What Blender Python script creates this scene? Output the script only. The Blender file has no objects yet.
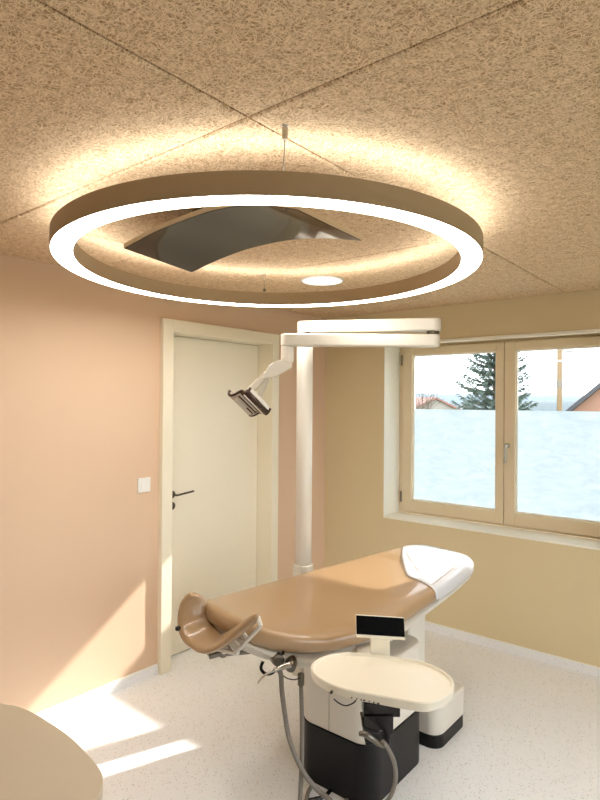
import bpy, bmesh, math, random
from mathutils import Vector, Matrix
random.seed(7)
scene = bpy.context.scene
col = scene.collection
PI = math.pi

# ------------------------------------------------------------------ helpers
def lin(c):
    return tuple(((v/255)/12.92 if v/255 <= .04045 else ((v/255+.055)/1.055)**2.4) for v in c)

def mat(name, rgb, rough=.5, metal=0, spec=.5, coat=0, bump=None, emit=None, trans=0, sheen=0):
    m = bpy.data.materials.new(name); m.use_nodes = True
    nt = m.node_tree; b = nt.nodes['Principled BSDF']
    c = lin(rgb)
    b.inputs['Base Color'].default_value = (*c, 1)
    b.inputs['Roughness'].default_value = rough
    b.inputs['Metallic'].default_value = metal
    b.inputs['Specular IOR Level'].default_value = spec
    b.inputs['Coat Weight'].default_value = coat
    b.inputs['Transmission Weight'].default_value = trans
    if emit:
        b.inputs['Emission Color'].default_value = (*emit[0], 1)
        b.inputs['Emission Strength'].default_value = emit[1]
    tc = nt.nodes.new('ShaderNodeTexCoord')
    sc, amt, vary = bump if bump else (60, .02, .04)
    n = nt.nodes.new('ShaderNodeTexNoise'); n.inputs['Scale'].default_value = sc; n.inputs['Detail'].default_value = 4
    nt.links.new(tc.outputs['Object'], n.inputs['Vector'])
    mx = nt.nodes.new('ShaderNodeMix'); mx.data_type = 'RGBA'
    mx.inputs['A'].default_value = (*[v*(1-vary) for v in c], 1)
    mx.inputs['B'].default_value = (*[min(1, v*(1+vary)) for v in c], 1)
    nt.links.new(n.outputs['Fac'], mx.inputs['Factor'])
    nt.links.new(mx.outputs['Result'], b.inputs['Base Color'])
    if amt > 0:
        bp = nt.nodes.new('ShaderNodeBump'); bp.inputs['Strength'].default_value = amt; bp.inputs['Distance'].default_value = .002
        nt.links.new(n.outputs['Fac'], bp.inputs['Height']); nt.links.new(bp.outputs['Normal'], b.inputs['Normal'])
    return m

def obj(name, bm, m, parent=None, smooth=False, bevel=0, segs=2, kind=None, local=False):
    """links bm (given in world coordinates) as ONE mesh object; geometry is stored about its own centre"""
    me = bpy.data.meshes.new(name)
    bmesh.ops.recalc_face_normals(bm, faces=bm.faces)
    if bm.verts:
        xs = [v.co for v in bm.verts]
        c = Vector([(min(v[i] for v in xs)+max(v[i] for v in xs))/2 for i in range(3)])
        c.z = min(v.z for v in xs)
    else: c = Vector()
    for v in bm.verts: v.co -= c
    bm.to_mesh(me); bm.free()
    if smooth:
        for p in me.polygons: p.use_smooth = True
    o = bpy.data.objects.new(name, me); col.objects.link(o)
    o.location = c
    for mm in (m if isinstance(m, (list, tuple)) else [m]): me.materials.append(mm)
    if parent:
        o.parent = parent
        base = Vector()
        p = parent
        while p: base += p.location; p = p.parent
        o.location = c-base
    if bevel:
        bv = o.modifiers.new('bevel', 'BEVEL'); bv.width = bevel; bv.segments = segs; bv.limit_method = 'ANGLE'; bv.angle_limit = .6
        bv.harden_normals = False
        for p in me.polygons: p.use_smooth = True
        w = o.modifiers.new('wn', 'WEIGHTED_NORMAL'); w.keep_sharp = True
    if kind: o['kind'] = kind
    return o

def thing(name, label, cat, loc, group=None, kind=None):
    o = bpy.data.objects.new(name, None); col.objects.link(o); o.location = loc
    o.empty_display_size = .1
    if kind: o['kind'] = kind
    else: o['label'] = label; o['category'] = cat
    if group: o['group'] = group
    return o

def tag(o, label, cat, group=None):
    o['label'] = label; o['category'] = cat
    if group: o['group'] = group
    return o

def box(bm, x0, x1, y0, y1, z0, z1, mi=0):
    vs = [bm.verts.new(p) for p in ((x0,y0,z0),(x1,y0,z0),(x1,y1,z0),(x0,y1,z0),(x0,y0,z1),(x1,y0,z1),(x1,y1,z1),(x0,y1,z1))]
    for f in ((0,3,2,1),(4,5,6,7),(0,1,5,4),(1,2,6,5),(2,3,7,6),(3,0,4,7)):
        bm.faces.new([vs[i] for i in f]).material_index = mi
    return vs

def obox(bm, center, ax, ay, az, sx, sy, sz):
    """box with arbitrary axes; sizes are full lengths"""
    c = Vector(center); ax = Vector(ax).normalized(); ay = Vector(ay).normalized(); az = Vector(az).normalized()
    vs = []
    for k in (-.5, .5):
        for i, j in ((-.5,-.5),(.5,-.5),(.5,.5),(-.5,.5)):
            vs.append(bm.verts.new(c+ax*sx*i+ay*sy*j+az*sz*k))
    for f in ((0,3,2,1),(4,5,6,7),(0,1,5,4),(1,2,6,5),(2,3,7,6),(3,0,4,7)):
        bm.faces.new([vs[i] for i in f])

def bar(bm, p, q, w, h, up=(0,0,1)):
    p, q = Vector(p), Vector(q); a = (q-p).normalized(); s = a.cross(Vector(up)).normalized(); u = s.cross(a)
    obox(bm, (p+q)/2, a, s, u, (q-p).length, w, h)

def catmull(pts, n=8):
    pts = [Vector(p) for p in pts]; out = []
    P = [pts[0]*2-pts[1]]+pts+[pts[-1]*2-pts[-2]]
    for i in range(1, len(P)-2):
        a, b, c, d = P[i-1:i+3]
        for k in range(n):
            t = k/n
            out.append(.5*((2*b)+(c-a)*t+(2*a-5*b+4*c-d)*t*t+(3*b-a-3*c+d)*t*t*t))
    out.append(pts[-1]); return out

def tube(bm, pts, r, seg=12, n=8, smooth=True, caps=True):
    P = catmull(pts, n) if smooth and len(pts) > 2 else [Vector(p) for p in pts]
    rings = []; ref = Vector((0,0,1)); N = len(P)
    for i, p in enumerate(P):
        t = (P[min(i+1,N-1)]-P[max(i-1,0)]).normalized()
        s = t.cross(ref)
        if s.length < .1: s = t.cross(Vector((1,0,0)))
        s.normalize(); u = s.cross(t).normalized()
        ref = u
        rr = r(i/(N-1)) if callable(r) else r
        rings.append([bm.verts.new(p+s*math.cos(a)*rr+u*math.sin(a)*rr) for a in [2*PI*k/seg for k in range(seg)]])
    for A, B in zip(rings, rings[1:]):
        for k in range(seg): bm.faces.new((A[k], A[(k+1)%seg], B[(k+1)%seg], B[k]))
    if caps:
        bm.faces.new(rings[0][::-1]); bm.faces.new(rings[-1])

def lathe(bm, c, prof, seg=48, axis=(0,0,1), closed=False):
    """prof: (radius, height) along axis from c"""
    a = Vector(axis).normalized(); s = a.orthogonal().normalized(); u = a.cross(s); c = Vector(c)
    rings = []
    for r, h in prof:
        if r < 1e-6: rings.append([bm.verts.new(c+a*h)])
        else: rings.append([bm.verts.new(c+a*h+s*r*math.cos(2*PI*k/seg)+u*r*math.sin(2*PI*k/seg)) for k in range(seg)])
    prs = list(zip(rings, rings[1:]))
    if closed: prs.append((rings[-1], rings[0]))
    for A, B in prs:
        for k in range(seg):
            k2 = (k+1) % seg
            if len(A) == 1 and len(B) == 1: continue
            if len(A) == 1: bm.faces.new((A[0], B[k2], B[k]))
            elif len(B) == 1: bm.faces.new((A[k], A[k2], B[0]))
            else: bm.faces.new((A[k], A[k2], B[k2], B[k]))
    if not closed:
        if len(rings[0]) > 1: bm.faces.new(rings[0][::-1])
        if len(rings[-1]) > 1: bm.faces.new(rings[-1])

def prism(bm, poly, z0, z1, top_inset=0):
    lo = [bm.verts.new((x,y,z0)) for x,y in poly]; hi = [bm.verts.new((x,y,z1)) for x,y in poly]
    n = len(poly)
    bm.faces.new(lo[::-1]); bm.faces.new(hi)
    for k in range(n): bm.faces.new((lo[k], lo[(k+1)%n], hi[(k+1)%n], hi[k]))

def rrect(x0, x1, y0, y1, r, n=8):
    out = []
    for cx, cy, a0 in ((x1-r,y1-r,0),(x0+r,y1-r,90),(x0+r,y0+r,180),(x1-r,y0+r,270)):
        for k in range(n+1):
            a = math.radians(a0+90*k/n); out.append((cx+r*math.cos(a), cy+r*math.sin(a)))
    return out

def grid_solid(bm, top, bot):
    """two equal grids of points joined into one closed skin"""
    T = [[bm.verts.new(p) for p in row] for row in top]; B = [[bm.verts.new(p) for p in row] for row in bot]
    R, Cn = len(T), len(T[0])
    for i in range(R-1):
        for j in range(Cn-1):
            bm.faces.new((T[i][j], T[i+1][j], T[i+1][j+1], T[i][j+1]))
            bm.faces.new((B[i][j], B[i][j+1], B[i+1][j+1], B[i+1][j]))
    for i in range(R-1):
        bm.faces.new((T[i][0], B[i][0], B[i+1][0], T[i+1][0])); bm.faces.new((T[i][-1], T[i+1][-1], B[i+1][-1], B[i][-1]))
    for j in range(Cn-1):
        bm.faces.new((T[0][j], T[0][j+1], B[0][j+1], B[0][j])); bm.faces.new((T[-1][j], B[-1][j], B[-1][j+1], T[-1][j+1]))

def interp(tab, s):
    if s <= tab[0][0]: return tab[0][1]
    for (a, va), (b, vb) in zip(tab, tab[1:]):
        if s <= b:
            t = (s-a)/(b-a); t = t*t*(3-2*t)*.35+t*.65
            return va+(vb-va)*t
    return tab[-1][1]

def nodes(name):
    m = bpy.data.materials.new(name); m.use_nodes = True
    nt = m.node_tree
    return m, nt, nt.nodes['Principled BSDF'], nt.nodes['Material Output']

# ------------------------------------------------------------------ materials
M = {}
M['wall_peach'] = mat('painted_peach_wall', (227,196,166), .75, bump=(240,.05,.015))
M['wall_beige'] = mat('painted_beige_wall', (226,208,168), .75, bump=(240,.05,.015))
M['wall_white'] = mat('painted_white_wall', (244,240,232), .75, bump=(240,.05,.015))  # unseen walls are given white paint to bounce more light
M['door'] = mat('cream_door', (250,241,220), .42, bump=(30,.0,.01))
M['frame'] = mat('cream_door_frame', (246,237,214), .45, bump=(30,.0,.01))
M['window_wood'] = mat('beige_window_wood', (232,214,182), .5, bump=(30,.0,.02))
M['white_trim'] = mat('cream_sill', (252,248,234), .5, bump=(30,.0,.01))
M['white_metal'] = mat('white_enamel', (218,211,198), .35, bump=(30,.0,.01))
M['tray'] = mat('cream_tray', (236,228,208), .38, bump=(30,.0,.01))
M['black'] = mat('black_plastic', (20,18,18), .22, bump=(40,.0,.02))
M['skirt'] = mat('anthracite_skirt', (11,10,13), .38, spec=.3, bump=(60,.02,.03))
M['screen'] = mat('dark_screen', (5,5,6), .45, spec=.08, bump=(10,0,.0))
M['chrome'] = mat('chrome', (190,186,178), .24, metal=1, bump=(30,0,.01))
M['steel'] = mat('brushed_steel', (120,114,104), .35, metal=1, bump=(90,.0,.03))
M['hose'] = mat('grey_hose', (120,112,102), .5, bump=(400,.1,.03))
M['dark_steel'] = mat('dark_handle_metal', (96,88,72), .35, metal=.8, bump=(90,0,.02))
M['switch'] = mat('white_switch', (245,243,238), .35, bump=(30,0,.01))
M['ring_body'] = mat('taupe_ring_aluminium', (172,150,120), .5, metal=.1, bump=(80,0,.02))
M['desk'] = mat('beige_desk_laminate', (194,180,156), .45, bump=(90,.01,.015))
M['lamp_bezel'] = mat('brown_lamp_bezel', (70,52,44), .2, metal=.4, bump=(30,0,.02))
M['leather'] = mat('caramel_leatherette', (170,139,103), .36, bump=(330,.06,.03), coat=.55)
M['bark'] = mat('grey_bark', (94,84,72), .9, bump=(12,.5,.2))
M['pole_wood'] = mat('weathered_pole', (122,102,74), .8, bump=(9,.2,.12))
M['needles'] = mat('spruce_needles', (88,106,96), .85, bump=(6,0,.25))
M['render'] = mat('peach_render', (150,114,95), .85, bump=(20,.1,.03))
M['roof_dark'] = mat('dark_roof', (70,70,74), .7, bump=(15,.1,.1))
M['roof_red'] = mat('red_roof_tiles', (128,92,82), .8, bump=(15,.1,.1))
M['bush'] = mat('reddish_twigs', (150,120,104), .9, bump=(10,0,.2))
M['outside_wall'] = mat('outside_render', (140,136,128), .85)

# wood-wool ceiling board: tangled fibre strands over darker gaps
def ceiling_mat():
    m, nt, b, out = nodes('wood_wool_board'); L = nt.links
    tc = nt.nodes.new('ShaderNodeTexCoord')
    warp = nt.nodes.new('ShaderNodeTexNoise'); warp.inputs['Scale'].default_value = 14; warp.inputs['Detail'].default_value = 2
    L.new(tc.outputs['Object'], warp.inputs['Vector'])
    sub = nt.nodes.new('ShaderNodeVectorMath'); sub.operation = 'SUBTRACT'; sub.inputs[1].default_value = (.5,.5,.5)
    L.new(warp.outputs['Color'], sub.inputs[0])
    scl = nt.nodes.new('ShaderNodeVectorMath'); scl.operation = 'SCALE'; scl.inputs['Scale'].default_value = .045
    L.new(sub.outputs[0], scl.inputs[0])
    add = nt.nodes.new('ShaderNodeVectorMath'); add.operation = 'ADD'
    L.new(tc.outputs['Object'], add.inputs[0]); L.new(scl.outputs[0], add.inputs[1])
    prev = None
    for k, ang in enumerate((8, 37, 71, 102, 131, 163)):
        rot = nt.nodes.new('ShaderNodeMapping'); rot.inputs['Rotation'].default_value = (0,0,math.radians(ang))
        rot.inputs['Location'].default_value = (k*3.1,k*1.7,0)
        L.new(add.outputs[0], rot.inputs['Vector'])
        st = nt.nodes.new('ShaderNodeMapping'); st.vector_type = 'POINT'; st.inputs['Scale'].default_value = (22, 430, 1)
        L.new(rot.outputs[0], st.inputs['Vector'])
        n = nt.nodes.new('ShaderNodeTexNoise'); n.noise_dimensions = '2D'; n.inputs['Scale'].default_value = 1; n.inputs['Detail'].default_value = 0
        L.new(st.outputs[0], n.inputs['Vector'])
        r = nt.nodes.new('ShaderNodeMapRange'); r.interpolation_type = 'SMOOTHSTEP'
        r.inputs['From Min'].default_value = .61; r.inputs['From Max'].default_value = .69
        r.inputs['To Max'].default_value = 1-.07*(k % 3)
        L.new(n.outputs['Fac'], r.inputs['Value'])
        if prev is None: prev = r.outputs[0]
        else:
            mx = nt.nodes.new('ShaderNodeMath'); mx.operation = 'MAXIMUM'
            L.new(prev, mx.inputs[0]); L.new(r.outputs[0], mx.inputs[1]); prev = mx.outputs[0]
    big = nt.nodes.new('ShaderNodeTexNoise'); big.inputs['Scale'].default_value = 130; big.inputs['Detail'].default_value = 3
    L.new(tc.outputs['Object'], big.inputs['Vector'])
    r2 = nt.nodes.new('ShaderNodeMapRange'); r2.inputs['From Min'].default_value = .3; r2.inputs['From Max'].default_value = .7
    L.new(big.outputs['Fac'], r2.inputs['Value'])
    mm = nt.nodes.new('ShaderNodeMath'); mm.operation = 'MULTIPLY_ADD'; mm.inputs[1].default_value = .62
    sc2 = nt.nodes.new('ShaderNodeMath'); sc2.operation = 'MULTIPLY'; sc2.inputs[1].default_value = .38
    L.new(r2.outputs[0], sc2.inputs[0]); L.new(prev, mm.inputs[0]); L.new(sc2.outputs[0], mm.inputs[2])
    cr = nt.nodes.new('ShaderNodeValToRGB')
    e = cr.color_ramp.elements
    e[0].position = 0; e[0].color = (*lin((138,102,68)), 1)
    e[1].position = 1; e[1].color = (*lin((252,230,196)), 1)
    q = e.new(.28); q.color = (*lin((200,165,126)), 1)
    q = e.new(.6); q.color = (*lin((224,193,154)), 1)
    L.new(mm.outputs[0], cr.inputs[0]); L.new(cr.outputs[0], b.inputs['Base Color'])
    b.inputs['Roughness'].default_value = .85; b.inputs['Specular IOR Level'].default_value = .2
    bp = nt.nodes.new('ShaderNodeBump'); bp.inputs['Strength'].default_value = .5; bp.inputs['Distance'].default_value = .003
    L.new(mm.outputs[0], bp.inputs['Height']); L.new(bp.outputs['Normal'], b.inputs['Normal'])
    return m
M['ceiling'] = ceiling_mat()
M['groove'] = mat('dark_groove', (150,110,72), .9)

def floor_mat():
    m, nt, b, out = nodes('speckled_vinyl'); L = nt.links
    tc = nt.nodes.new('ShaderNodeTexCoord')
    base = lin((246,246,246))
    cur = None
    rgb = nt.nodes.new('ShaderNodeRGB'); rgb.outputs[0].default_value = (*base, 1); cur = rgb.outputs[0]
    for sc, thr, c, off in ((85,.13,(206,198,184),0),(130,.115,(160,154,146),5),(170,.11,(120,114,108),11),(110,.09,(250,248,244),17)):
        mp = nt.nodes.new('ShaderNodeMapping'); mp.inputs['Location'].default_value = (off,off*.7,0)
        L.new(tc.outputs['Object'], mp.inputs['Vector'])
        v = nt.nodes.new('ShaderNodeTexVoronoi'); v.inputs['Scale'].default_value = sc
        L.new(mp.outputs[0], v.inputs['Vector'])
        sep = nt.nodes.new('ShaderNodeSeparateColor'); L.new(v.outputs['Color'], sep.inputs[0])
        r = nt.nodes.new('ShaderNodeMath'); r.operation = 'MULTIPLY'; r.inputs[1].default_value = thr*2.6
        L.new(sep.outputs[0], r.inputs[0])
        rare = nt.nodes.new('ShaderNodeMath'); rare.operation = 'GREATER_THAN'; rare.inputs[1].default_value = .72
        L.new(sep.outputs[1], rare.inputs[0])
        rr = nt.nodes.new('ShaderNodeMath'); rr.operation = 'MULTIPLY'
        L.new(r.outputs[0], rr.inputs[0]); L.new(rare.outputs[0], rr.inputs[1])
        g = nt.nodes.new('ShaderNodeMath'); g.operation = 'LESS_THAN'
        L.new(v.outputs['Distance'], g.inputs[0]); L.new(rr.outputs[0], g.inputs[1])
        mx = nt.nodes.new('ShaderNodeMix'); mx.data_type = 'RGBA'
        L.new(g.outputs[0], mx.inputs['Factor']); L.new(cur, mx.inputs['A']); mx.inputs['B'].default_value = (*lin(c), 1)
        cur = mx.outputs['Result']
    L.new(cur, b.inputs['Base Color'])
    b.inputs['Roughness'].default_value = .38; b.inputs['Specular IOR Level'].default_value = .4
    return m
M['floor'] = floor_mat()

def emitter(name, rgb, s):
    m, nt, b, out = nodes(name)
    e = nt.nodes.new('ShaderNodeEmission'); e.inputs[0].default_value = (*rgb, 1); e.inputs[1].default_value = s
    nt.links.new(e.outputs[0], out.inputs[0]); return m
RING_DOWN, RING_UP, SPOT = 10.5, 3.4, 1.0
M['ring_down'] = emitter('opal_diffuser', (1,.97,.91), RING_DOWN)
M['ring_up'] = emitter('opal_uplight', (1,.97,.92), RING_UP)
M['spot'] = emitter('downlight_diffuser', (1,.9,.74), SPOT)

def glass_mat():
    m, nt, b, out = nodes('window_glass'); L = nt.links
    t = nt.nodes.new('ShaderNodeBsdfTransparent'); g = nt.nodes.new('ShaderNodeBsdfGlossy'); g.inputs['Roughness'].default_value = .02
    f = nt.nodes.new('ShaderNodeFresnel'); f.inputs[0].default_value = 1.4
    x = nt.nodes.new('ShaderNodeMixShader'); L.new(f.outputs[0], x.inputs[0]); L.new(t.outputs[0], x.inputs[1]); L.new(g.outputs[0], x.inputs[2])
    L.new(x.outputs[0], out.inputs[0]); return m
M['glass'] = glass_mat()

def film_mat():
    m, nt, b, out = nodes('frosted_film'); L = nt.links
    tc = nt.nodes.new('ShaderNodeTexCoord')
    mp = nt.nodes.new('ShaderNodeMapping'); mp.inputs['Scale'].default_value = (7,7,22); mp.inputs['Rotation'].default_value = (0,.35,0)
    L.new(tc.outputs['Object'], mp.inputs['Vector'])
    n = nt.nodes.new('ShaderNodeTexNoise'); n.inputs['Scale'].default_value = 1.3; n.inputs['Detail'].default_value = 5; n.inputs['Distortion'].default_value = 1.2
    L.new(mp.outputs[0], n.inputs['Vector'])
    cr = nt.nodes.new('ShaderNodeValToRGB'); e = cr.color_ramp.elements
    e[0].position = .3; e[0].color = (.54,.605,.64,1); e[1].position = .68; e[1].color = (.63,.68,.705,1)
    L.new(n.outputs['Fac'], cr.inputs[0])
    t = nt.nodes.new('ShaderNodeBsdfTranslucent'); L.new(cr.outputs[0], t.inputs[0])
    d = nt.nodes.new('ShaderNodeBsdfDiffuse'); L.new(cr.outputs[0], d.inputs[0])
    x = nt.nodes.new('ShaderNodeMixShader'); x.inputs[0].default_value = .25; L.new(t.outputs[0], x.inputs[1]); L.new(d.outputs[0], x.inputs[2])
    L.new(x.outputs[0], out.inputs[0]); return m
M['film'] = film_mat()

def cover_mat():
    m, nt, b, out = nodes('reflection_white_film'); L = nt.links
    b.inputs['Base Color'].default_value = (*lin((240,241,244)), 1); b.inputs['Roughness'].default_value = .15  # whitish base stands for the window's reflection on the clear sheet
    b.inputs['Specular IOR Level'].default_value = .8
    t = nt.nodes.new('ShaderNodeBsdfTransparent')
    x = nt.nodes.new('ShaderNodeMixShader'); x.inputs[0].default_value = .72
    L.new(t.outputs[0], x.inputs[1]); L.new(b.outputs[0], x.inputs[2]); L.new(x.outputs[0], out.inputs[0])
    tc = nt.nodes.new('ShaderNodeTexCoord'); n = nt.nodes.new('ShaderNodeTexNoise'); n.inputs['Scale'].default_value = 9; L.new(tc.outputs['Object'], n.inputs['Vector'])
    bp = nt.nodes.new('ShaderNodeBump'); bp.inputs['Strength'].default_value = .1; bp.inputs['Distance'].default_value = .002
    L.new(n.outputs['Fac'], bp.inputs['Height']); L.new(bp.outputs['Normal'], b.inputs['Normal'])
    return m
M['cover'] = cover_mat()
M['panel_mirror'] = mat('dark_mirror_panel', (46,36,24), .08, spec=.25, bump=(5,0,.02))
M['panel_edge'] = mat('pale_panel_edge', (200,180,150), .4)

# ------------------------------------------------------------------ room
XL, YB, HC = -2.94, 3.95, 2.40           # left wall, window wall, ceiling height
XR, YF = 1.7, -1.7
bm = bmesh.new(); box(bm, XL-.2, XR+.2, YF-.2, YB+.4, -.1, 0); obj('floor', bm, M['floor'], kind='structure')
# ceiling boards, each with its own bevelled edge, on a dark carrier
bm = bmesh.new()
xs = [-2.28-1.25+1.25*k for k in range(6)]; ys = [1.045-.665*5+.665*k for k in range(11)]
for i in range(len(xs)-1):
    for j in range(len(ys)-1):
        x0, x1, y0, y1 = max(xs[i], XL), min(xs[i+1], XR), max(ys[j], YF), min(ys[j+1], YB)
        if x1-x0 < .03 or y1-y0 < .03: continue
        gx, gy, g2 = .003, .002, .009
        bx0, bx1, by0, by1 = x0+gx, x1-gx, y0+gy, y1-gy
        v = [bm.verts.new(p) for p in ((bx0,by0,HC+.03),(bx1,by0,HC+.03),(bx1,by1,HC+.03),(bx0,by1,HC+.03),
                                       (bx0,by0,HC+.004),(bx1,by0,HC+.004),(bx1,by1,HC+.004),(bx0,by1,HC+.004),
                                       (bx0+g2,by0+g2*.6,HC),(bx1-g2,by0+g2*.6,HC),(bx1-g2,by1-g2*.6,HC),(bx0+g2,by1-g2*.6,HC))]
        for a in (0, 4):
            for k in range(4): bm.faces.new((v[a+k], v[a+(k+1)%4], v[a+4+(k+1)%4], v[a+4+k]))
        bm.faces.new(v[8:12]); bm.faces.new(v[0:4][::-1])
vb = box(bm, XL-.2, XR+.2, YF-.2, YB+.4, HC+.031, HC+.2, 1)
obj('ceiling', bm, [M['ceiling'], M['groove']], kind='structure')

DY0, DY1, DZ = 2.306, 3.235, 2.120            # clear door opening
bm = bmesh.new()
box(bm, XL-.2, XL, YF-.2, DY0-.04, 0, HC+.03); box(bm, XL-.2, XL, DY1+.04, YB, 0, HC+.03); box(bm, XL-.2, XL, DY0-.04, DY1+.04, DZ+.04, HC+.03)
obj('wall_left', bm, M['wall_peach'], kind='structure')
WX0, WX1, WZ0, WZ1 = -2.366, -.650, .783, 2.150
bm = bmesh.new()
box(bm, XL-.2, WX0, YB, YB+.4, 0, HC+.03); box(bm, WX1, XR+.2, YB, YB+.4, 0, HC+.03)
box(bm, WX0, WX1, YB, YB+.4, 0, WZ0-.002); box(bm, WX0, WX1, YB, YB+.4, WZ1, HC+.03)
obj('wall_back', bm, M['wall_beige'], kind='structure')
bm = bmesh.new(); box(bm, XL, XR+.2, YF-.2, YF, 0, HC+.03); obj('wall_front', bm, M['wall_white'], kind='structure')
# right wall, outside the frame, with an unseen window added to supply daylight
bm = bmesh.new(); box(bm, XR, XR+.2, YF, .2, 0, HC+.03); box(bm, XR, XR+.2, 3.5, YB, 0, HC+.03)
box(bm, XR, XR+.2, .2, 3.5, 0, .3); box(bm, XR, XR+.2, .2, 3.5, 2.25, HC+.03)
obj('wall_right', bm, M['wall_white'], kind='structure')
w2 = thing('added_window', '', '', (XR+.1, 1.85, .3), kind='structure')
bm = bmesh.new()
for a, b_ in ((.2,.27),(1.27,1.34),(2.36,2.43),(3.43,3.5)): box(bm, XR+.06, XR+.14, a, b_, .3, 2.25)
box(bm, XR+.06, XR+.14, .27, 3.43, .3, .37); box(bm, XR+.06, XR+.14, .27, 3.43, 2.18, 2.25)
obj('window_frame', bm, M['window_wood'], w2)
for a, b_ in ((.27,1.27),(1.34,2.36),(2.43,3.43)):
    bm = bmesh.new(); box(bm, XR+.095, XR+.105, a, b_, .37, 2.18); obj('pane', bm, M['glass'], w2)

# coved skirting of the same speckled vinyl, with a fine pale edge on top
bm = bmesh.new(); box(bm, XL, XL+.008, YF, DY0-.075, 0, .062); box(bm, XL, XL+.008, DY1+.085, YB-.008, 0, .062)
o = obj('baseboard_left', bm, M['floor'], kind='structure')
bm = bmesh.new(); box(bm, XL, XL+.009, YF, DY0-.075, .062, .066); box(bm, XL, XL+.009, DY1+.085, YB-.009, .062, .066)
obj('trim_1', bm, M['white_trim'], kind='structure')
bm = bmesh.new(); box(bm, XL, XR, YB-.008, YB, 0, .058); obj('baseboard_back', bm, M['floor'], kind='structure')
bm = bmesh.new(); box(bm, XL, XR, YB-.009, YB, .058, .062); obj('trim_2', bm, M['white_trim'], kind='structure')

# ------------------------------------------------------------------ door
dr = thing('door_1', '', '', (XL, 2.77, 0), kind='structure')
bm = bmesh.new()
FX = XL+.035
for y0, y1 in ((DY0-.080, DY0), (DY1, DY1+.075)): box(bm, XL-.175, FX, y0, y1, 0, DZ+.08)
box(bm, XL-.175, FX, DY0, DY1, DZ, DZ+.08)
box(bm, XL-.175, XL-.158, DY0, DY0+.02, 0, DZ); box(bm, XL-.175, XL-.158, DY1-.02, DY1, 0, DZ); box(bm, XL-.175, XL-.158, DY0+.02, DY1-.02, DZ-.02, DZ); box(bm, XL-.175, XL-.158, DY0+.02, DY1-.02, 0, .02)  # unseen stops and threshold, added to keep outside light from leaking in
obj('door_frame', bm, M['frame'], dr, bevel=.003)
bm = bmesh.new()
LX = XL-.115
box(bm, LX-.04, LX, DY0+.003, DY1-.003, .009, DZ-.003)
obj('door_leaf', bm, M['door'], dr, bevel=.002)
bm = bmesh.new()
hy = 2.418; hz = 1.072
lathe(bm, (LX, hy, hz), [(.026,0),(.026,.006),(.022,.009)], 24, (1,0,0))
tube(bm, [(LX+.005,hy,hz),(LX+.05,hy,hz),(LX+.055,hy+.012,hz+.001),(LX+.055,hy+.07,hz+.006),(LX+.055,hy+.140,hz+.012)], .0065, 12)
obj('door_handle', bm, M['dark_steel'], dr, smooth=True)
bm = bmesh.new(); lathe(bm, (LX, hy, hz-.075), [(.026,0),(.026,.006),(.020,.009),(.008,.009),(.008,.004)], 24, (1,0,0)); obj('keyhole_plate', bm, M['dark_steel'], dr)

# light switch
sw = thing('light_switch', 'white square light switch on the peach wall beside the door', 'light switch', (XL, 2.115, 1.135))
bm = bmesh.new(); box(bm, XL, XL+.010, 2.070, 2.158, 1.135, 1.222); obj('switch_plate', bm, M['switch'], sw, bevel=.003)
bm = bmesh.new(); box(bm, XL+.010, XL+.0145, 2.087, 2.141, 1.152, 1.205); obj('rocker', bm, M['switch'], sw, bevel=.002)

# ------------------------------------------------------------------ window in the back wall
wn = thing('window_1', '', '', ((WX0+WX1)/2, YB+.25, WZ0), kind='structure')
WY = YB+.245; SPL = -1.499
bm = bmesh.new()
fz0, fz1 = WZ0+.012, WZ1
box(bm, WX0+.001, WX0+.06, WY-.008, WY+.07, fz0, fz1); box(bm, WX1-.06, WX1, WY, WY+.07, fz0, fz1)
box(bm, WX0+.06, WX1-.06, WY, WY+.07, fz0, fz0+.045); box(bm, WX0+.06, WX1-.06, WY, WY+.07, fz1-.04, fz1)
obj('window_frame', bm, M['window_wood'], wn, bevel=.003)
GZ0, GZ1, FZ = .902, 2.072, 1.638
def sash(x0, x1, gx0, gx1):
    bm = bmesh.new(); z0, z1 = fz0+.018, fz1-.016; y0, y1 = WY-.022, WY+.045
    box(bm, x0, gx0, y0, y1, z0, z1); box(bm, gx1, x1, y0, y1, z0, z1)
    box(bm, gx0, gx1, y0, y1, z0, GZ0); box(bm, gx0, gx1, y0, y1, GZ1, z1)
    s = obj('window_sash', bm, M['window_wood'], wn, bevel=.004)
    bm = bmesh.new()
    box(bm, gx0, gx0+.009, WY+.004, WY+.016, GZ0, GZ1); box(bm, gx1-.012, gx1, WY+.004, WY+.016, GZ0, GZ1)
    box(bm, gx0+.012, gx1-.012, WY+.004, WY+.016, GZ0, GZ0+.012); box(bm, gx0+.012, gx1-.012, WY+.004, WY+.016, GZ1-.012, GZ1)
    obj('glazing_bead', bm, M['white_trim'], s)
    bm = bmesh.new(); box(bm, gx0, gx1, WY+.017, WY+.023, GZ0, GZ1); obj('pane', bm, M['glass'], s)
    bm = bmesh.new(); box(bm, gx0+.002, gx1-.002, WY+.0155, WY+.0163, GZ0+.002, FZ); obj('privacy_film', bm, M['film'], s)
    return s
sash(WX0+.038, SPL-.002, -2.244, -1.560)
sash(SPL+.002, WX1-.038, -1.420, WX1-.118)
bm = bmesh.new()
hx, hzz, hy0 = -1.470, 1.385, WY-.022
lathe(bm, (hx, hy0, hzz), [(.017,0),(.017,.008),(.013,.012),(.011,.034)], 24, (0,-1,0))
tube(bm, [(hx,hy0-.034,hzz+.010),(hx-.001,hy0-.040,hzz-.01),(hx-.004,hy0-.042,hzz-.05),(hx-.006,hy0-.040,hzz-.125)], lambda t: .0115-.002*t, 12)
obj('window_handle', bm, M['chrome'], wn, smooth=True)
for zz in (1.99, .885):
    bm = bmesh.new(); tube(bm, [(WX0+.034, WY-.028, zz), (WX0+.034, WY-.028, zz+.085)], .007, 10); obj('hinge', bm, M['steel'], wn)
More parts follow.
